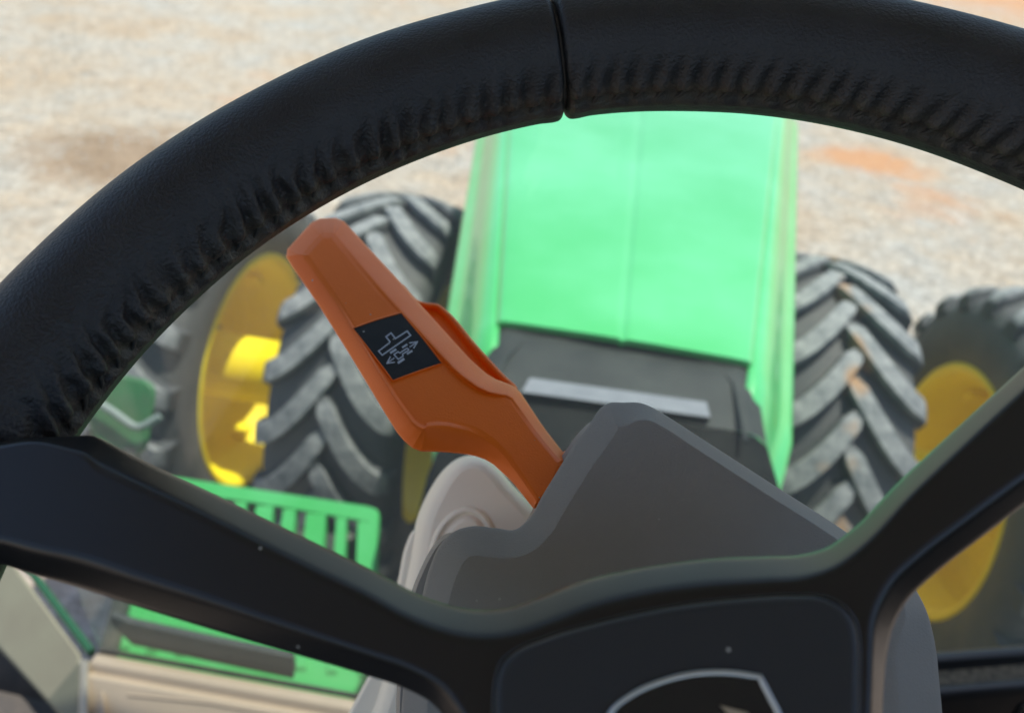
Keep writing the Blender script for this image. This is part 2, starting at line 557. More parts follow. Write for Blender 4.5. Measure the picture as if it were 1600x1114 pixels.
# loose stones on the yard: nobody could count them
M_STONE = material('pale_stones', (.42, .37, .32), .9, mottle=(.56, .53, .5), scale=4)
sv, sf = [], []
for k in range(9000):
    yy = 3.2 + 16 * random.random() ** 1.5
    xx = random.uniform(-1, 1) * (2.5 + yy * .85) - .1 * yy
    s = random.uniform(.006, .017) * random.choice((1, 1, 1, 1.5))
    b0 = len(sv)
    a0 = random.random() * 6.28
    for t_ in range(5):
        a = a0 + t_ * 1.2566
        rr = s * random.uniform(.75, 1.25)
        sv.append((xx + rr * math.cos(a), yy + rr * math.sin(a), -.02 + random.uniform(0, .3) * s))
    sv.append((xx, yy, s * random.uniform(.5, .9) - .012))
    for t_ in range(5):
        sf.append((b0 + t_, b0 + (t_ + 1) % 5, b0 + 5))
tag(part('gravel', sv, sf, M_STONE, smooth=False), 'loose pale stones scattered over the gravel yard', 'gravel', kind='stuff')

# ------------------------------------------------------------------ tractor body outside the glass
tractor = tag(empty('tractor_hood', (0, 1.2, 0)), 'long bright green tractor hood with black rear cowl, running ahead of the windscreen', 'tractor hood')
def hw(y): return .236 + .150 * (y - 1.2)
CX = .014
def ztop(y): return 1.895 - .012 * (y - 1.2) - .5 * max(0, y - 3.3) ** 2
# top panel, with the pressed crease down its middle
ys = [1.19 + i * .06 for i in range(42)]
top_prof = [(-1, -.010), (-.985, -.003), (-.95, .0), (-.8, .004), (-.5, .008), (-.2, .010), (-.085, .010), (-.05, .0100), (-.03, .008), (-.012, .0045), (.008, .008), (.03, .0102), (.06, .010), (.2, .010), (.5, .008), (.8, .004), (.95, 0), (.985, -.003), (1, -.010)]
rings = []
for y in ys:
    rings.append([Vector((CX + hw(y) * s, y + .012 * (abs(s) ** 3), ztop(y) + dz)) for s, dz in top_prof])
V, F, fl = loft(rings, closed=False, cap0=False, cap1=False)
n0 = len(V)
V += list(rings[0]) + [p + Vector((0, 0, -.012)) for p in rings[0]]
k = len(top_prof)
F += [(n0 + j, n0 + j + 1, n0 + k + j + 1, n0 + k + j) for j in range(k - 1)]
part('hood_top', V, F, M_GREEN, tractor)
# flanks
def flank(s):
    prof = [(-.006, -.012), (.012, -.016), (.032, -.030), (.052, -.058), (.066, -.095), (.082, -.120), (.098, -.128), (.108, -.138), (.110, -.16), (.108, -.30), (.09, -.52), (.05, -.75)]
    rg = []
    for y in [(.80 if s > 0 else .98) + i * .06 for i in range(48)]:
        sq = 1 - .35 * max(0, min(1, (1.15 - y) / .35))
        rg.append([Vector((CX + s * (hw(y) + dx * sq), y, ztop(max(y, 1.19)) + dz - .62 * max(0, 1.13 - y))) for dx, dz in prof])
    V, F, fl = loft(rg, closed=False, cap0=False, cap1=False)
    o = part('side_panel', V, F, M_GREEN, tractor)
    sm = o.modifiers.new('thick', 'SOLIDIFY')
    sm.thickness = .006
    return o
flank(-1); flank(1)
# nose
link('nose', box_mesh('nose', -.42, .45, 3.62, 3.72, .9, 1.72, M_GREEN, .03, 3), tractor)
# engine and frame below
link('engine_block', box_mesh('engine_block', -.26, .28, 1.0, 3.6, .75, 1.62, M_IRON, .02), tractor)
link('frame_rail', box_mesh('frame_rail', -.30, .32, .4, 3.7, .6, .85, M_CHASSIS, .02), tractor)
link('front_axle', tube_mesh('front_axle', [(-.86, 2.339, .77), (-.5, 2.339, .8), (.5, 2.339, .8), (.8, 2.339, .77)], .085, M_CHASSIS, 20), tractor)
# rear cowl: dark moulded plastic between hood and windscreen
crings = []
for y, dz, wk in [(1.205, -.035, 1.0), (1.20, -.002, 1.0), (1.165, .000, 1.0), (1.13, -.004, 1.0), (1.06, -.012, 1.01), (1.02, -.018, 1.02), (1.018, -.019, 1.02), (.94, -.036, 1.08), (.86, -.07, 1.12), (.82, -.11, 1.13), (.78, -.35, 1.05)]:
    ring = []
    for k in range(25):
        s = k / 12 - 1
        edge = max(0, abs(s) - .82) / .18
        ring.append(Vector((CX + s * .249 * wk, y + .012 * abs(s) ** 3, 1.885 + dz - .022 * edge ** 2)))
    crings.append(ring)
V, F, fl = loft(crings[:6], closed=False, cap0=False, cap1=False)
part('rear_cowl', V, F, M_COWL, tractor)
V, F, fl = loft(crings[6:], closed=False, cap0=False, cap1=False)
part('black_insert', V, F, M_INSERT, tractor)
# raised rib round the cowl and the pale strip across it
rib = [at_z(u, v, 1.8815) for u, v in ((772, 600), (790, 560), (815, 536), (850, 530), (950, 540), (1060, 556), (1120, 572), (1146, 600), (1155, 640), (1165, 690))]
link('cowl_rib', tube_mesh('cowl_rib', rib, .004, M_COWL, 8), tractor)
strip = [[at_z(u, v, zz) for u, v in ((828, 590), (1104, 628), (1110, 652), (815, 612))] for zz in (1.86, 1.880, 1.883)]
V, F, fl = loft(strip)
part('grey_strip', V, F, M_STRIP, tractor, smooth=False)

# ------------------------------------------------------------------ wheels with lugged tyres
RT, TW = .735, .40
AX_Y, AX_Z = 2.339, .77
LUG_H = .044
NL = 24
def crown(x): return RT - .035 * (abs(x) / .2) ** 2.4
tyre_prof = []
for x, r_ in [(-.165, .455), (-.185, .47), (-.212, .53), (-.222, .60), (-.214, .655), (-.2, .69)]:
    tyre_prof.append((x, r_))
for k in range(-9, 10):
    tyre_prof.append((k * .02, crown(k * .02)))
tyre_prof += [(-x, r_) for x, r_ in [(-.2, .69), (-.214, .655), (-.222, .60), (-.212, .53), (-.185, .47), (-.165, .455)]]
V, F, fl = loft(lathe_x(tyre_prof, 96), cap0=False, cap1=False)
TYRE_ME = mesh('tyre', V, F, M_RUBBER)
def lug_mesh(side, mat):
    rg = []
    N = 12
    for i in range(N + 1):
        t = i / N
        x = side * (-.012 + .232 * t)
        arc = .245 * (1 - (1 - t) ** 1.7)                    # circumferential run from the centre line to the shoulder
        dxdt, dadt = side * .232, .245 * 1.7 * (1 - t + 1e-3) ** .7 + .02
        L_ = math.hypot(dxdt, dadt)
        px, pa = -dadt / L_, dxdt / L_                       # direction across the bar, on the tread surface
        wd = .027 + .006 * t
        h = LUG_H * (1 + .1 * t)
        if i == 0:
            wd *= .55
        ring = []
        for o_, hh in ((-1.3, -.02), (-1.12, .12), (-.96, .93), (-.9, 1.0), (0, 1.01), (.9, 1.0), (.96, .93), (1.12, .12), (1.3, -.02)):
            if i == 0:
                hh *= .7
            xx = x + px * o_ * wd
            aa = arc + pa * o_ * wd
            xc = max(-.235, min(.235, xx))
            rr = crown(min(.2, abs(xc))) - max(0, abs(xc) - .2) * 1.6 + hh * h
            th = math.pi / 2 + aa / RT
            ring.append(Vector((xc, rr * math.cos(th), rr * math.sin(th))))
        rg.append(ring)
    V, F, fl = loft(rg, closed=False, cap0=False, cap1=False)
    n = 9
    F.append(tuple(range(n))); F.append(tuple(range(N * n, N * n + n))[::-1])
    return mesh('lug', V, F, mat, sharp=R(30))
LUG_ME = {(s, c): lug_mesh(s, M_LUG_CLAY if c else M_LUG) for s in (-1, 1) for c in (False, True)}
def rim_mesh(s, depth):
    # s = direction (along x) in which the dish opens
    pr = [(.165, .475), (.185, .478), (.192, .468), (.188, .452), (.17, .435), (.14, .425), (.08, .418), (.06, .405), (.02, .40), (-.05, .40), (-depth + .03, .385), (-depth + .005, .35), (-depth, .30), (-depth + .012, .24), (-depth + .012, .13), (-depth + .05, .12), (-depth + .05, .001)]
    V, F, fl = loft(lathe_x([(s * x, r_) for x, r_ in pr], 72), cap0=False, cap1=True)
    o2 = len(V)
    pr2 = [(.165, .475), (.1, .45), (0, .43), (-.165, .46), (-.19, .475), (-.19, .45), (-.15, .42), (-depth, .30)]
    V2, F2, fl2 = loft(lathe_x([(s * x, r_) for x, r_ in pr2], 72), cap0=False, cap1=False)
    return mesh('rim', V + V2, F + [tuple(i + o2 for i in f) for f in F2], M_YELLOW)
BOLT_ME = None
def bolt_mesh():
    V, F, fl = loft(lathe_x([(0, .001), (0, .016), (.02, .016), (.024, .012), (.024, .001)], 6))
    return mesh('bolt', V, F, M_BOLT, smooth=False)
BOLT_ME = bolt_mesh()
CLAMP_ME = box_mesh('rim_clamp', -.03, .03, -.035, .035, -.012, .022, M_YELLOW, .006)
def tractor_wheel(x, dish, label, phase, depth):
    root = tag(empty('wheel_assembly', (x, AX_Y, 0)), label, 'wheel', 'front dual wheels of the tractor')
    ty = link('tyre', TYRE_ME, root, world=False)
    ty.location = (0, 0, AX_Z)
    for k in range(NL):
        for s in (-1, 1):
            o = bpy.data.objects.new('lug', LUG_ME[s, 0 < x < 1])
            COL.objects.link(o)
            o.parent = ty
            o.rotation_euler = (2 * math.pi * (k + (.5 if s > 0 else 0) + phase) / NL, 0, 0)
    rm = link('rim', rim_mesh(dish, depth), root, world=False)
    rm.location = (0, 0, AX_Z)
    for k in range(8):
        a = 2 * math.pi * (k + .3) / 8
        o = bpy.data.objects.new('bolt', BOLT_ME)
        COL.objects.link(o)
        o.parent = rm
        o.location = (dish * (-depth + .012) - (.024 if dish < 0 else 0), .19 * math.cos(a), .19 * math.sin(a))
    if abs(x) > 1:
        V, F, fl = loft(lathe_x([(dish * q, r_) for q, r_ in ((-depth + .04, .15), (-depth + .06, .135), (.05, .13), (.40, .13), (.42, .17), (.44, .17), (.44, .01))], 48), cap0=False, cap1=True)
        dr = link('spacer_drum', mesh('spacer_drum', V, F, M_YELLOW), root, world=False)
        dr.location = (0, 0, AX_Z)
    for k in range(6):
        a = 2 * math.pi * (k + .62) / 6
        o = bpy.data.objects.new('rim_clamp', CLAMP_ME)
        COL.objects.link(o)
        o.parent = rm
        o.location = (dish * .045, .392 * math.cos(a), .392 * math.sin(a))
        o.rotation_euler = (a + math.pi / 2, 0, 0)
    return root
tractor_wheel(-.78, -1, 'grey lugged tractor tyre beside the green hood, behind the orange lever', .15, .02)
tractor_wheel(.735, 1, 'lugged tractor tyre with orange clay on its bars, beside the grey column cover', .55, .02)
tractor_wheel(-1.50, 1, 'outer tractor wheel with deep sunlit yellow rim, behind the slotted green deck', .4, .10)
tractor_wheel(1.51, -1, 'outer tractor wheel with shaded dull yellow rim, seen past the black dash rail', .7, .10)

# ------------------------------------------------------------------ slotted green deck
deck = tag(empty('slotted_deck', (-.62, .92, 0)), 'bright green slotted step deck outside the windscreen, beside the cream shroud', 'step deck')
DKN = Vector((0, -math.sin(R(34)), math.cos(R(34))))
DKP = at_z(430, 769, 1.40)
def dk(u, v, off=0.0):
    return on_plane(u, v, DKP, DKN) + DKN * off
def top_v(u): return 745 + (u - 275) * .152
def low_v(u): return 925 + (u - 459) * .145
def bot_v(u): return 1032 + (u - 160) * .165
def deck_piece(name, quad, mat=None, th=.022):
    q = [dk(u, v) for u, v in quad]
    c_ = sum(q, Vector()) / len(q)
    ch = [p + (c_ - p).normalized() * .003 for p in q]
    V, F, fl = loft([[p - DKN * th for p in q], [p - DKN * .003 for p in q], ch])
    return part(name, V, F, mat or M_GREEN2, deck, smooth=False)
# far edge with rounded corners, solid lip at the near side
far = [(262, 768), (258, 752), (264, 745), (275, 745), (430, top_v(430)), (575, top_v(575)), (586, 794), (591, 800), (591, top_v(591) + 24), (430, top_v(430) + 22), (275, top_v(275) + 22)]
deck_piece('far_edge', far)
deck_piece('near_lip', [(214, low_v(214) + 1), (588, low_v(588) + 1), (583, 1101), (420, bot_v(420)), (150, bot_v(150))])
cuts = [(551, 17), (519, 16), (473, 16), (438, 15), (397, 15), (364, 15), (324, 14), (292, 13)]
SH = -.045
def col_u(u, v): return u + (v - top_v(u)) * (SH - .0009 * (551 - u))
prev = 591
for cu, wd in cuts + [(262, 0)]:
    r0, l0 = prev, cu + wd / 2
    if r0 - l0 > 3:
        t0, t1 = top_v((r0 + l0) / 2) + 23, low_v((r0 + l0) / 2)
        rr_ = (lambda v: 591 - (v - 815) * .04) if prev == 591 else (lambda v, r0=r0: col_u(r0, v))
        deck_piece('slat', [(l0 if l0 < 270 else col_u(l0, t0), t0), (rr_(t0), t0), (rr_(t1), t1), (col_u(l0, t1), t1)])
        um = (l0 + r0) / 2
        q = [dk(col_u(uu, vv), vv, .0005) for uu, vv in ((um - 7, t1 + 6), (um + 7, t1 + 6), (um + 7, t1 + 118), (um - 7, t1 + 118))]
        V, F, fl = loft([q, [p.lerp(sum(q, Vector()) / 4, .12) + DKN * .004 for p in q]])
        part('rib', V, F, M_GREEN2, deck, smooth=False)
    prev = cu - wd / 2
tray = [dk(u, v, -.12) for u, v in ((280, 790), (575, 830), (560, 1060), (230, 1010))]
V, F, fl = loft([[p - DKN * .01 for p in tray], tray])
part('support_tray', V, F, M_IRON, deck, smooth=False)
for u in (330, 540):
    link('bracket', tube_mesh('bracket', [dk(u, 830, -.023), dk(u, 900, -.2), dk(u - 20, 1000, -.4)], .02, M_IRON, 10), deck)

# ------------------------------------------------------------------ made-up green plate and bar, standing in for a glass reflection
brk = tag(empty('reflection_standin', at_z(215, 700, 1.2)), 'made-up green plate with a pale bent bar, in place of a glass reflection beside the wheel rim', 'bracket')
BN = (-FWD + Vector((0, 0, .3))).normalized()
BP = CAM + ray(210, 630) * 1.65
plate('reflection_plate', [(150, 590, 6), (205, 588, 6), (238, 600, 6), (236, 660, 6), (225, 705, 6), (190, 715, 6), (150, 690, 6)], BP, BN, [(0, 0, -.03), (0, 0, -.004), (1, 0, 0)], M_CHASSIS, brk, step=8)
M_PALE = material('pale_grey_bar', (.2, .24, .22), .6)
link('reflection_bar', tube_mesh('reflection_bar', [on_plane(u, v, BP + BN * .03, BN) for u, v in ((130, 615), (175, 642), (205, 664), (216, 668), (228, 664), (250, 650))], .008, M_PALE, 10), brk)
link('stay', tube_mesh('stay', [on_plane(u, v, BP - BN * .01, BN) for u, v in ((205, 700), (200, 900), (150, 1100))], .018, M_IRON, 10), brk)

# ------------------------------------------------------------------ cab shell
cowl = tag(empty('cab_cowl', (-.45, .57, 1.1)), 'tan plastic cowl trim below the windscreen, beside the slotted green deck', 'trim panel')
a0, a1 = at_z(146, 1030, 1.6), at_z(600, 1112, 1.6)
dirx = (a1 - a0).normalized()
a1 = a0 + dirx * 1.35
nrm = Vector((0, 0, 1)).cross(dirx)           # outward (forward)
COWL_PROF = [(.012, -.03), (.010, 0), (0, .003), (-.006, .002), (-.010, -.002), (-.0115, -.011), (-.016, -.011), (-.020, -.007), (-.024, -.009), (-.16, -.17), (-.15, -.45)]
def cowl_ring(p):
    return [p + nrm * a_ + Vector((0, 0, b_)) for a_, b_ in COWL_PROF]
V, F, fl = loft([cowl_ring(a0 + dirx * t) for t in (0, .01, .3, .7, 1.0, 1.35)], closed=False, cap0=False, cap1=False)
part('cowl_panel', V, F, M_TAN, cowl)
# moulded recess line on the panel
SLOPE_N = (Vector((0, 0, .136)) - nrm * .161).normalized()
def on_cowl(u, v): return on_plane(u, v, a0 - nrm * .024 + Vector((0, 0, -.009)), SLOPE_N)
rc = [on_cowl(u, v) for u, v in ((200, 1085), (330, 1098), (430, 1116))]
link('recess_line', tube_mesh('recess_line', rc, .0016, M_TAN, 8), cowl)
# seal along the glass foot
link('glass_seal', tube_mesh('glass_seal', [a0 + nrm * .016 + Vector((0, 0, .0)) + dirx * t for t in (.0, .5, 1.0, 1.35)], .004, M_DARK, 8), cowl)

side = tag(empty('side_sill', (-.8, .45, 1.1)), 'olive beige door sill panel beyond the dark green glass edge', 'trim panel')
c0, c1 = at_z(136, 1028, 1.6), at_z(40, 898, 1.6)
ext = c0 + (c1 - c0) * 2.6
dn = Vector((0, 0, 1)).cross((c1 - c0).normalized())       # away from the glass, into the cab
if dn.dot(CAM - c0) < 0: dn = -dn
sdir = (c1 - c0).normalized()
SLN = sdir.cross((dn * .75 + Vector((0, 0, -.66))).normalized()).normalized()
if SLN.dot(CAM - c0) < 0: SLN = -SLN
plate('sill_panel', [('c', -90, 728, 5), ('c', 127, 1023, 5), ('c', 123, 1150, 5), ('c', -90, 916, 5)], c0, SLN, [(1, 0, -.03), (0, 0, -.025), (0, 0, -.003), (.4, 0, -.001), (1, 0, 0)], M_BEIGE, side, step=20)
plate('corner_post', [('c', 125, 1030, 4), ('c', 139, 1031, 4), ('c', 137, 1160, 4), ('c', 121, 1160, 4)], c0, SLN, [(0, 0, -.03), (0, 0, .001), (.5, 0, .004), (1, 0, .005)], M_CREAM2, side, step=12)
plate('corner_fill', [('c', 136, 1031, 3), ('c', 160, 1037, 3), ('c', 166, 1170, 3), ('c', 132, 1170, 3)], c0 - SLN * .01, SLN, [(0, 0, -.02), (0, 0, -.001), (1, 0, 0)], M_TAN, side, step=12)
plate('kick_panel', [('c', -90, 860, 3), ('c', 140, 1090, 3), ('c', 170, 1240, 3), ('c', -90, 1240, 3)], c0 - SLN * .06, SLN, [(0, 0, -.02), (0, 0, -.001), (1, 0, 0)], M_DARK, side, step=30)

screen = tag(empty('windscreen', (-.05, .60, 1.6)), 'clear windscreen glass between the steering wheel and the green hood', 'windscreen')
g0 = a0 + nrm * .016
g1 = a0 + nrm * .016 + dirx * 1.35
upv = Vector((0, -.02, 1)).normalized()
gv = []
for off in (0, .005):
    for p, hgt in ((g0, 0), (g1, 0), (g1, 1.7), (g0, 1.7)):
        gv.append(p + nrm * off + upv * hgt)
part('pane', gv, [(0, 1, 2, 3), (7, 6, 5, 4), (0, 4, 5, 1), (1, 5, 6, 2), (2, 6, 7, 3), (3, 7, 4, 0)], M_GLASS, screen, smooth=False)
edge = [c0 - dn * .008 + Vector((0, 0, .004)), c1 - dn * .008 + Vector((0, 0, .004)), ext - dn * .008 + Vector((0, 0, .004))]
link('edge_strip', tube_mesh('edge_strip', edge, .0065, M_SEAL, 8), screen)

wiper = tag(empty('wiper', (-.5, .63, 1.55)), 'dark grey wiper blade lying low across the slotted green deck', 'wiper')
wn = nrm
wp = g0 + nrm * .02
wpts = [(172, 962), (205, 974), (330, 1001), (456, 1027)]
Vw = []
rgs = []
for u, v in wpts:
    p = on_plane(u, v, wp, wn)
    ps = on_plane(u + 2, v + 33 if u > 180 else v + 14, wp, wn)
    h = (ps - p).length * .5
    mid = (p + ps) / 2
    up_ = (p - ps).normalized()
    h = max(h, .002)
    rgs.append([mid + up_ * h + wn * .0, mid + up_ * h + wn * .010, mid - up_ * h * .6 + wn * .012, mid - up_ * h + wn * .004, mid - up_ * h])
V, F, fl = loft(rgs)
part('blade', V, F, M_COWL, wiper, smooth=False)

# cab roof, posts and floor shade the driver's place
cab = tag(empty('cab_shell', (0, -.2, 0)), 'cab roof on four posts over the driver place, shading the steering wheel', 'cab')
link('roof_panel', box_mesh('roof_panel', -.86, .86, -1.0, 1.0, 3.36, 3.48, M_HEAD, .03), cab)
for xx, yy in ((-.84, .10), (.84, .10), (-.82, -.95), (.82, -.95)):
    link('post', box_mesh('post', xx - .025, xx + .025, yy - .03, yy + .03, 1.2, 3.36, M_BLACK, .008), cab)
link('toe_panel', box_mesh('toe_panel', -1.05, -.62, .50, .56, 1.08, 1.5, M_DARK, .01), cab)
link('door_blocker_panel', box_mesh('door_blocker_panel', .88, .92, -1.0, .45, 1.08, 2.6, M_DARK, .01), cab)  # unseen door side, raised to block the gravel's reflection on the right spoke
link('rear_bulkhead', box_mesh('rear_bulkhead', -.86, .86, -1.04, -1.005, 1.08, 2.45, M_DARK, .01), cab)
floor = part('cab_floor', [(-1.0, -1, 1.12), (.9, -1, 1.12), (.9, .56, 1.12), (-1.0, .56, 1.12), (-1.0, -1, 1.08), (.9, -1, 1.08), (.9, .56, 1.08), (-1.0, .56, 1.08)], [(0, 1, 2, 3), (7, 6, 5, 4), (0, 4, 5, 1), (1, 5, 6, 2), (2, 6, 7, 3), (3, 7, 4, 0)], M_DARK, smooth=False)
tag(floor, 'dark dusty cab floor under the steering column', 'floor', kind='structure')

# ------------------------------------------------------------------ black dash rail
rail = tag(empty('dash_rail', (.45, .45, 1.3)), 'black dash rail with a dusty groove beside the steering hub', 'dash rail')
RZ = 1.95
e0, e1 = at_z(1440, 1033, RZ), at_z(1640, 1017, RZ)
rd = (e1 - e0).normalized()
rn = Vector((0, 0, 1)).cross(rd)
e0 = e0 - rd * .25; e1 = e1 + rd * .35
# the profile goes towards the driver (-rn)
pr = [(.02, -.2), (.012, -.004), (.008, 0), (.0, 0), (-.003, -.004), (-.004, -.012), (-.0235, -.014), (-.025, -.006), (-.029, -.003), (-.035, -.006), (-.039, -.014), (-.057, -.16), (-.047, -.3)]
V, F, fl = loft([[p + rn * a + Vector((0, 0, b)) for a, b in pr] for p in (e0, e0.lerp(e1, .5), e1)], closed=False, cap0=False, cap1=False)
part('rail_body', V, F, M_BLACK, rail)
V, F, fl = loft([[p + rn * a + Vector((0, 0, b)) for a, b in ((-.0055, -.011), (-.014, -.0125), (-.0225, -.0112))] for p in (e0, e0.lerp(e1, .5), e1)], closed=False, cap0=False, cap1=False)
part('dusty_groove', V, F, M_DUST, rail)
sp = at_z(1600, 1075, RZ - .02)
bx = [p for p in ((0, 0), (.12, 0), (.12, -.03), (0, -.03))]
s0 = e0.lerp(e1, .5)
V = []
for dd in (.002, -.006):
    for a, b in ((0, -.028), (.2, -.028), (.2, -.075), (0, -.075)):
        base = at_z(1568, 1066, RZ - .03)
        al = (base - e0).dot(rd)
        t = (-b - .014) / .146
        V.append(e0 + rd * (al + a) + rn * (-.039 - .018 * t - dd - .0) + Vector((0, 0, b)))
part('slot', V, [(0, 1, 2, 3), (7, 6, 5, 4), (0, 4, 5, 1), (1, 5, 6, 2), (2, 6, 7, 3), (3, 7, 4, 0)], M_EMBLEM, rail, smooth=False)

# ------------------------------------------------------------------ steering wheel
c_cam = (0.04146, 0.06834, 0.1619)
WC = CAM + RIGHT * c_cam[0] + DOWN * c_cam[1] + FWD * c_cam[2]
wa, wb = -0.06898, -0.48061
n_cam = (math.sin(wa), math.sin(wb) * math.cos(wa), -math.cos(wa) * math.cos(wb))
WN = (RIGHT * n_cam[0] + DOWN * n_cam[1] + FWD * n_cam[2]).normalized()
WR, Wr = .19, .0197
WE = RIGHT - WN * RIGHT.dot(WN); WE.normalize()          # towards the right of the wheel
WU = WN.cross(WE).normalized()                            # towards the top of the wheel
if WU.z < 0: WU = -WU
wheel = tag(empty('steering_wheel', WC - WN * .06), 'black leather steering wheel with laced inner seam and moulded spokes', 'steering wheel')
def wheel_angle(u, v):
    p = on_plane(u, v, WC, WN) - WC
    return math.atan2(p.dot(WU), p.dot(WE))
SEAM = wheel_angle(872, 100)
LACE = R(184)
PITCH_A = R(2.25)
def rim_point(th, ph, rr):
    rad = WE * math.cos(th) + WU * math.sin(th)
    return WC + rad * (WR + rr * math.cos(ph)) + WN * (rr * math.sin(ph))
def wrap(th0, th1, nseg):
    rings = []
    dust = []
    NP = 84
    for i in range(nseg + 1):
        th = th0 + (th1 - th0) * i / nseg
        dend = min(abs(th - th0), abs(th1 - th)) * WR
        e = min(1, dend / .0022)
        endf = math.sqrt(max(0, 1 - (1 - e) ** 2))
        swell = .00035 * math.exp(-((dend - .004) / .003) ** 2)
        ring = []
        leftness = max(0, min(1, (th - R(95)) / R(45)))
        for j in range(NP):
            ph = 2 * math.pi * j / NP
            d = ph - LACE
            a = abs(d)
            # puckers drawn in towards the lacing
            side_ = 1 if d > 0 else -1
            reach = R(48) + R(18) * leftness
            wgt = max(0, 1 - a / reach)
            wgt = wgt ** 1.5 * (1 if d < 0 else math.exp(-(a / R(9)) ** 2))
            q = Vector((math.cos(th) * 9, math.sin(th) * 9, ph * 1.2))
            jig = noise.noise(q * 1.3) * .8 + noise.noise(q * 3.1) * .35
            amp = .0015 + .0004 * leftness + .0008 * noise.noise(Vector((th * 9, 3, ph * .5)))
            phase_ = th / PITCH_A + (a * .75 * (1 + .5 * leftness)) + jig * (.35 + .9 * leftness) * (a / R(60) + .3)
            rdg = math.sin(2 * math.pi * phase_)
            rdg = abs(rdg) ** .7 * (1 if rdg > 0 else -1)
            pk = wgt * amp * rdg * math.exp(-(a / R(16)) ** -2 * .05) if a > 1e-4 else 0
            wr2 = wgt ** .6 * .00045 * (.7 * noise.noise(Vector((th * 110, ph * 6, 1.7))) + .6 * noise.noise(Vector((th * 230, ph * 12 + th * 40, 4.1)))) * (.5 + leftness)
            groove = -.0014 * math.exp(-(a / R(4.5)) ** 2) + .0006 * math.exp(-((a - R(11)) / R(5)) ** 2)
            big = .00035 * noise.noise(Vector((math.cos(th) * 5, math.sin(th) * 5, ph)))
            rr = (Wr + pk + wr2 + groove + big + swell)
            rr = rr * (.86 + .14 * endf)
            ring.append(rim_point(th, ph, rr))
            dn_ = noise.noise(Vector((th * 60, ph * 4, 9))) * .5 + noise.noise(Vector((th * 25, ph * 2, 5))) * .5
            dust.append(max(0, math.exp(-(a / R(15)) ** 2) * (.55 + 1.1 * dn_)))
        rings.append(ring)
    V, F, fl = loft(rings)
    o = part('leather_wrap', V, F, M_LEATHER, wheel)
    at = o.data.attributes.new('dust', 'FLOAT', 'POINT')
    dust += [0] * (len(o.data.vertices) - len(dust))
    at.data.foreach_set('value', dust)
    return o
GAP = .0004 / WR
w1 = wrap(R(-70), SEAM - GAP, 900)
w2 = wrap(SEAM + GAP, R(290) - .002, 1250)
core = [rim_point(2 * math.pi * k / 96, 0, 0) for k in range(96)]
link('rim_core', tube_mesh('rim_core', core, .0165, M_DARK, 16, closed=True), wheel)
# lacing: one loop of thread per pucker, each its own piece
st = bpy.data.meshes.new('stitch')
loop = []
for k in range(9):
    t = k / 8
    loop.append(Vector(((t - .5) * .0042, (t - .5) * .0068, .0009 * math.sin(math.pi * t) - .0004)))
STITCH_ME = tube_mesh('stitch', loop, [.0003, .0005, .0006, .0006, .0006, .0006, .0006, .0005, .0003], M_THREAD, 8)
k0, k1 = int(R(18) / PITCH_A), int(R(178) / PITCH_A)
for k in range(k0, k1):
    th = (k + .25) * PITCH_A
    if abs(th - SEAM) < R(1.2):
        continue
    par = w1 if th < SEAM else w2
    p = rim_point(th, LACE, Wr - .0009)
    nn = (p - rim_point(th, 0, 0)).normalized()
    tx = (WU * math.cos(th) - WE * math.sin(th)).normalized()
    ty_ = nn.cross(tx)
    o = bpy.data.objects.new('stitch', STITCH_ME)
    COL.objects.link(o)
    mm = Matrix((tx, ty_, nn)).transposed().to_4x4()
    mm = mm @ Matrix.Rotation(random.uniform(-.15, .15), 4, 'Z')
    mm.translation = p
    o.parent = par
    o.matrix_local = mm

# spoke frame: front face 22 mm proud of the rim plane
frame_outline = [(-130, 800, 20), (-100, 735, 16), (-50, 700, 10), (8, 689, 6), (60, 684, 6), (105, 682, 18), (150, 682, 34), (168, 690, 38), (200, 707, 37), (300, 755, 36), (400, 803, 38), (500, 851, 40), (590, 894, 40), (650, 926, 41), (700, 944, 43), (745, 952, 44), (790, 949, 44), (840, 933, 44), (900, 910, 44), (1000, 886, 43), (1100, 873, 42), (1200, 869, 39), (1250, 867, 37), (1290, 856, 34), (1330, 828, 32), (1400, 757, 30), (1500, 664, 29), (1600, 573, 28), (1800, 392, 26), (1930, 286, 24), (1985, 264, 22), (2050, 300, 22), (2075, 370, 24), (2030, 465, 26), (1900, 568, 28),
                 (1700, 715, 32), (1600, 789, 34), (1530, 842, 35), (1460, 897, 36), (1420, 935, 36), (1397, 975, 32), (1386, 1020, 24), (1381, 1070, 20), (1378, 1130, 20), (1370, 1260, 20), (1300, 1400, 20), (1100, 1450, 20), (860, 1400, 20), (750, 1230, 20), (700, 1126, 24), (672, 1096, 28), (630, 1074, 30), (570, 1054, 31), (500, 1033, 33), (400, 1004, 37), (300, 974, 41), (200, 943, 42), (100, 911, 42), (50, 897, 38), (0, 880, 34), (-70, 862, 30)]
FP = WC + WN * .022
plate('spoke_frame', frame_outline, FP, WN, [(1.3, 0, -.034), (.75, 0, -.030), (.12, 0, -.014), (0, 0, -.0085), (.06, 0, -.0074), (.2, 0, -.0062), (.72, 0, -.0021), (.82, 0, -.0014), (.9, 0, -.0009), (1.0, 0, -.0004), (1.1, 1, -.0001), (1.25, 3, 0)], M_BLACK, wheel, step=7)
pad_outline = [(773, 1130, 14), (772, 1090, 14), (775, 1060, 14), (784, 1037, 14), (806, 1017, 14), (850, 998, 14), (950, 969, 14), (1050, 948, 14), (1150, 936, 14), (1240, 931, 14), (1285, 933, 14), (1315, 947, 14), (1335, 972, 14), (1342, 1005, 14), (1343, 1060, 14), (1343, 1130, 14), (1335, 1250, 14), (1270, 1340, 14), (1080, 1370, 14), (880, 1330, 14), (785, 1230, 14)]
PP = WC + WN * .0248
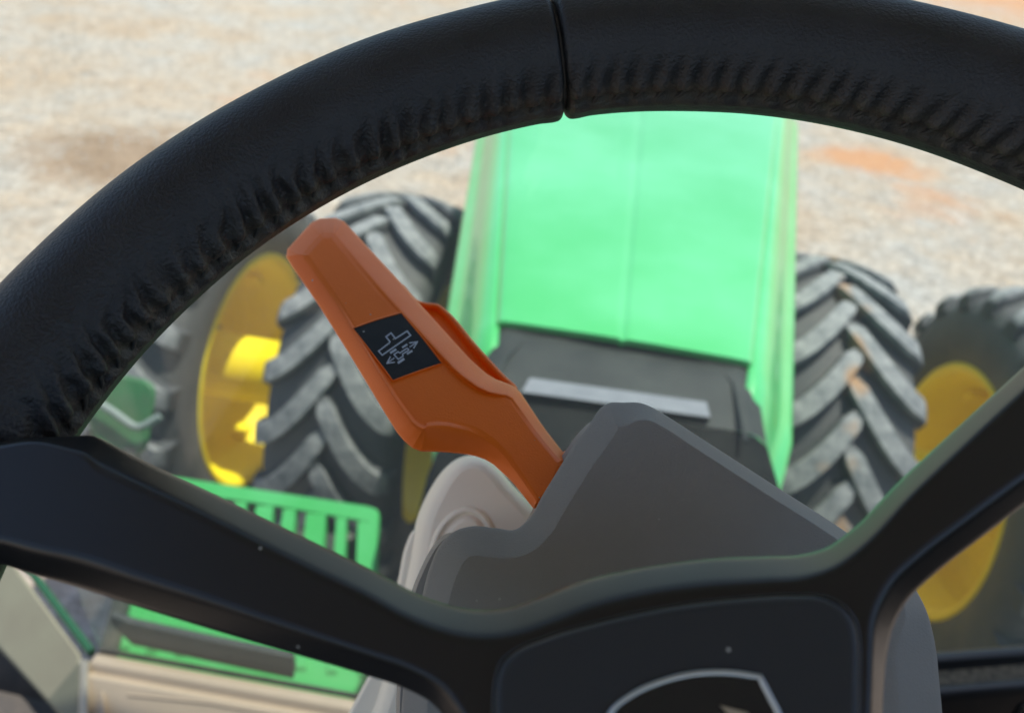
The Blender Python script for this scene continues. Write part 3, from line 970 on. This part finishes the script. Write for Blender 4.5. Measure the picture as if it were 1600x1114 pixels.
pad = plate('hub_pad', pad_outline, PP, WN, [(.2, 0, -.005), (0, 0, -.0024), (.02, 0, -.0014), (.12, 0, -.0008), (.3, 0, -.0003), (.6, 0, -.0001), (1, 0, 0)], M_PAD, wheel, step=6)
plate('pad_gap', [(u + (u - 1060) * .012, v - 5 if v < 1050 else v, 3) for u, v, i in pad_outline], WC + WN * .0225, WN, [(0, 0, -.004), (0, 0, -.0002), (1, 0, -.0002)], M_EMBLEM, wheel, step=6)
emb_out = [(952, 1108, 10), (985, 1081, 10), (1035, 1059, 10), (1090, 1047, 10), (1140, 1046, 10), ('c', 1190, 1053, 10), (1207, 1085, 10), (1224, 1120, 10), (1230, 1190, 10), ('c', 1180, 1250, 10), (1090, 1270, 10), (1000, 1245, 10), (955, 1190, 10)]
EP = WC + WN * .0253
plate('emblem_border', emb_out, EP, WN, [(0, -2, -.002), (0, 0, 0), (.4, 0, .0005), (1, 0, .0001), (1.1, 0, -.0006)], M_CHROME, wheel, step=5)
plate('emblem_face', [(952 + 9, 1110, 2), (988, 1088, 2), (1037, 1068, 2), (1090, 1056, 2), (1138, 1055, 2), ('c', 1184, 1061, 2), (1198, 1088, 2), (1214, 1122, 2), (1220, 1188, 2), ('c', 1174, 1241, 2), (1090, 1260, 2), (1006, 1237, 2), (965, 1188, 2)], EP, WN, [(0, 0, -.002), (0, 0, .0001), (1, 0, .0002)], M_EMBLEM, wheel, step=6)
plate('emblem_figure', [('c', 1124, 1101, 1), ('c', 1168, 1112, 1), ('c', 1190, 1150, 1), ('c', 1150, 1180, 1), ('c', 1050, 1180, 1), ('c', 1120, 1150, 1), ('c', 1140, 1118, 1)], EP + WN * .0002, WN, [(0, 0, -.0005), (0, 0, .0003), (1, 0, .0005)], M_CHROME, wheel, step=8)

# ------------------------------------------------------------------ grey steering column cover
CP = WC - WN * .045
col = tag(empty('column_cover', WC - WN * .16), 'charcoal grey peaked plastic cover on the steering column behind the hub', 'column cover')
col_out = [(640, 1010, 40), (660, 930, 42), (672, 885, 44), (690, 848, 46), (712, 829, 46), (738, 822, 46), (775, 825, 46), (806, 827, 44), (822, 815, 42), (850, 770, 42), (890, 706, 42), (925, 657, 42), (938, 638, 42), (950, 630, 41), (975, 629, 37), (998, 629, 30), (1018, 636, 22), (1045, 652, 18), (1090, 681, 18), (1200, 752, 18), (1326, 834, 18), (1420, 905, 22), (1446, 950, 34), (1460, 1000, 60), (1468, 1070, 66), (1476, 1180, 66), (1460, 1400, 40), (1060, 1480, 40), (640, 1400, 40), (625, 1150, 40)]
plate('cover_face', col_out, CP, WN, [(.5, 10, -.13), (.25, 4, -.07), (.0, 0, -.02), (0, 0, -.0052), (.05, 0, -.0047), (.12, 0, -.0043), (.88, 0, -.0006), (.96, 0, -.0002), (1.0, .5, -.00005), (1.08, 1.5, 0)], M_GREY, col, step=6, sharp=R(14), soft=4)
# second moulding just behind the left flank of the cover
back_out = [(628, 1000, 6), (652, 900, 6), (690, 838, 6), (812, 828, 6), (836, 788, 6), (858, 745, 6), (885, 702, 6), (910, 670, 6), (928, 657, 6), (940, 660, 6), (1100, 740, 6), (1250, 850, 6), (1300, 1100, 6), (1200, 1300, 6), (800, 1300, 6), (640, 1200, 6)]
plate('rear_shell', back_out, WC - WN * .075, WN, [(3, 0, -.12), (0, 0, -.02), (0, 0, -.002), (1, 0, 0)], M_GREY, col, step=8)

# ------------------------------------------------------------------ orange direction lever
tu = RIGHT * 75 - DOWN * 23 + FWD * 40
tv = RIGHT * 63 + DOWN * 77 - FWD * 62
LN = tu.cross(tv).normalized()
if LN.dot(FWD) > 0: LN = -LN
LP = CAM + ray(640, 560) * .285
lever = tag(empty('direction_lever', CAM + ray(858, 745) * .27), 'orange plastic direction lever with a dark pictogram plate, reaching from the column', 'lever')
def chamfered(pts, cut=9):
    """Replace every corner of a polygon by a short straight cut so that edges stay straight and corners tight."""
    o = []
    n_ = len(pts)
    for i, p in enumerate(pts):
        p = np.array(p, float); a_ = np.array(pts[i - 1], float); b_ = np.array(pts[(i + 1) % n_], float)
        for e_ in (a_, b_):
            d_ = np.linalg.norm(e_[:2] - p[:2])
            t_ = min(.4, cut / d_)
            o.append(('c', *(p + (e_ - p) * t_)))
    return o
lev_out = chamfered([(444, 395, 24, 0), (492, 342, 24, 0), (532, 340, 25, 0), (620, 435, 30, .0008), (735, 562, 28, .0022), (766, 589, 24, .0020), (808, 605, 16, .0008), (850, 668, 14, 0), (892, 722, 12, 0), (868, 775, 10, 0), (838, 800, 10, 0), (800, 752, 15, 0), (765, 720, 25, 0), (735, 710, 36, .0004), (690, 706, 43, .0016), (650, 705, 38, .0023), (625, 683, 30, .0024), (598, 640, 26, .0023), (550, 560, 25, .0017), (498, 477, 25, .0003), (452, 410, 24, 0)], 8)
L_PROF = [(1.6, 0, -.012), (.9, 0, -.0115), (.25, 0, -.0085), (0, 0, -.0062), (.05, 0, -.0050), (.14, 0, -.0044, .1), (.5, 0, -.0026, .6), (.84, 0, -.0011, .95), (.95, 0, -.0007, 1), (.985, 0, -.00062, 1), (1.0, .2, -.0006, .96), (1.03, .6, -.0005, .8), (1.08, 2, -.0002, .12), (1.1, 3, -.0001, .03), (1.15, 4, 0, 0)]
plate('lever_body', lev_out, LP, LN, L_PROF, M_ORANGE, lever, step=4, sharp=R(16), soft=2)
wing = [(630, 445, 8), (657, 471, 6), (668, 473, 6), (684, 475, 6), (698, 485, 7), (740, 533, 8), (790, 588, 8), (808, 606, 8), (800, 640, 8), (740, 620, 8), (660, 540, 8)]
plate('finger_wing', wing, LP - LN * .012, LN, [(1, 0, -.008), (0, 0, -.004), (0, 0, -.001), (.5, 0, -.0001), (1, 0, -.0008), (1.7, 0, -.003)], M_ORANGE, lever, step=5)
plate_out = [('c', 552, 513, 3), (589, 500, 3), ('c', 627, 489, 3), (659, 527, 3), ('c', 690, 567, 3), (652, 580, 3), ('c', 614, 594, 3), (583, 553, 3)]
plate('plate_frame', plate_out, LP + LN * .0002, LN, [(0, -2.5, -.0006), (0, -2, .0001), (0, -.8, .0004), (0, 0, .0004), (.2, 0, .0001)], M_ORANGE, lever, step=5)
disp = plate('pictogram_plate', [('c', 552, 513, 2), (589, 500, 2), ('c', 627, 489, 2), (659, 527, 2), ('c', 690, 567, 2), (652, 580, 2), ('c', 614, 594, 2), (583, 553, 2)], LP + LN * .0003, LN, [(0, 0, -.001), (0, 0, .0001), (1, 0, .00012)], M_SCREEN, lever, step=5)
# the printed pictogram
ZX = lambda x, y: (540 + x / 7.956, 470 + y / 7.956)
strokes = [([(410, 625), (540, 527), (552, 508), (502, 447), (565, 400), (620, 470), (765, 376), (808, 430), (455, 675), (410, 625)], 16),
           ([(602, 668), (650, 634), (676, 648), (762, 590), (784, 602), (780, 618), (708, 662), (714, 688), (655, 727), (602, 668)], 15),
           ([(562, 645), (622, 607)], 26), ([(710, 578), (760, 545)], 22), ([(768, 658), (824, 624)], 22), ([(658, 768), (720, 726)], 30),
           ([(795, 524), (893, 510), (846, 588)], 15), ([(893, 510), (800, 572)], 13), ([(556, 697), (514, 777), (606, 764)], 15), ([(514, 777), (602, 712)], 13)]
V, F = [], []
IP = LP + LN * .0006
for pts, wd in strokes:
    for (xa, ya), (xb, yb) in zip(pts[:-1], pts[1:]):
        d = np.array([xb - xa, yb - ya], float); d /= np.linalg.norm(d)
        nx = np.array([-d[1], d[0]]) * wd / 2
        ex = d * wd * .35
        quad = [(xa - ex[0] + nx[0], ya - ex[1] + nx[1]), (xb + ex[0] + nx[0], yb + ex[1] + nx[1]), (xb + ex[0] - nx[0], yb + ex[1] - nx[1]), (xa - ex[0] - nx[0], ya - ex[1] - nx[1])]
        b0 = len(V)
        # each stroke a hair above the last so that no two faces share a plane
        h = len(F) * 2e-6
        V += [on_plane(*ZX(*q), IP + LN * h, LN) for q in quad]
        F.append((b0, b0 + 1, b0 + 2, b0 + 3))
po = link('pictogram', mesh('pictogram', V, F, M_ICON, False), disp)
# root of the lever entering the column
plate('lever_root', [(836, 790, 4), (856, 752, 4), (880, 706, 4), (893, 700, 4), (930, 720, 4), (900, 800, 4), (860, 820, 4)], LP - LN * .006, LN, [(2, 0, -.02), (0, 0, -.01), (0, 0, -.001), (1, 0, 0)], M_ORANGE, lever, step=6)

# ------------------------------------------------------------------ cream tilt shroud
shroud = tag(empty('column_shroud', CAM + ray(700, 1000) * .42), 'cream rounded shroud with a round pivot cap beneath the orange lever', 'shroud')
SN = (WN * .45 - FWD * .8 - RIGHT * .3).normalized()
SP = CAM + ray(720, 850) * .365
sh_out = [(556, 1180, 26), (590, 1080, 26), (618, 970, 26), (638, 880, 26), (655, 800, 26), (672, 764, 26), (692, 735, 24), (712, 718, 22), (733, 711, 22), (756, 714, 22), (776, 728, 22), (800, 756, 22), (832, 790, 22), (880, 850, 26), (900, 950, 26), (900, 1180, 26)]
plate('shroud_body', sh_out, SP, SN, [(1.5, 0, -.09), (.6, 0, -.07), (.1, 0, -.045), (0, 0, -.022), (.08, 0, -.012), (.3, 0, -.005), (.65, 0, -.0012), (1, 0, 0)], M_CREAM, shroud, step=7)
flg = [(540, 1180, 6), (600, 1000, 6), (622, 905, 6), (636, 846, 6), (645, 829, 6), (660, 824, 6), (680, 860, 6), (650, 1000, 6), (600, 1180, 6)]
plate('side_flange', flg, SP - SN * .012, SN, [(1, 0, -.03), (0, 0, -.012), (0, 0, -.003), (.6, 0, -.0004), (1, 0, 0)], M_CREAM, shroud, step=8)
def ell(cx_, cy_, a_, b_, rot, i_, n=28):
    return [(cx_ + a_ * math.cos(t) * math.cos(rot) - b_ * math.sin(t) * math.sin(rot), cy_ + a_ * math.cos(t) * math.sin(rot) + b_ * math.sin(t) * math.cos(rot), i_) for t in np.linspace(0, 2 * math.pi, n, endpoint=False)]
capo = plate('pivot_cap', ell(722, 866, 52, 75, .25, 8), SP, SN, [(0, -1, -.002), (0, 0, .0008), (.5, 0, .0018), (1, 0, .002), (1.1, 0, .001), (1.8, 0, .0008), (2.1, 0, .0018), (2.8, 0, .0022)], M_CREAM, shroud, step=6)
plate('column_tube', [(700, 800, 10), (880, 800, 10), (960, 1000, 10), (960, 1300, 10), (660, 1300, 10), (640, 1000, 10)], SP - SN * .10, SN, [(0, 0, -.12), (0, 0, -.01), (1, 0, 0)], M_DARK, shroud, step=20)
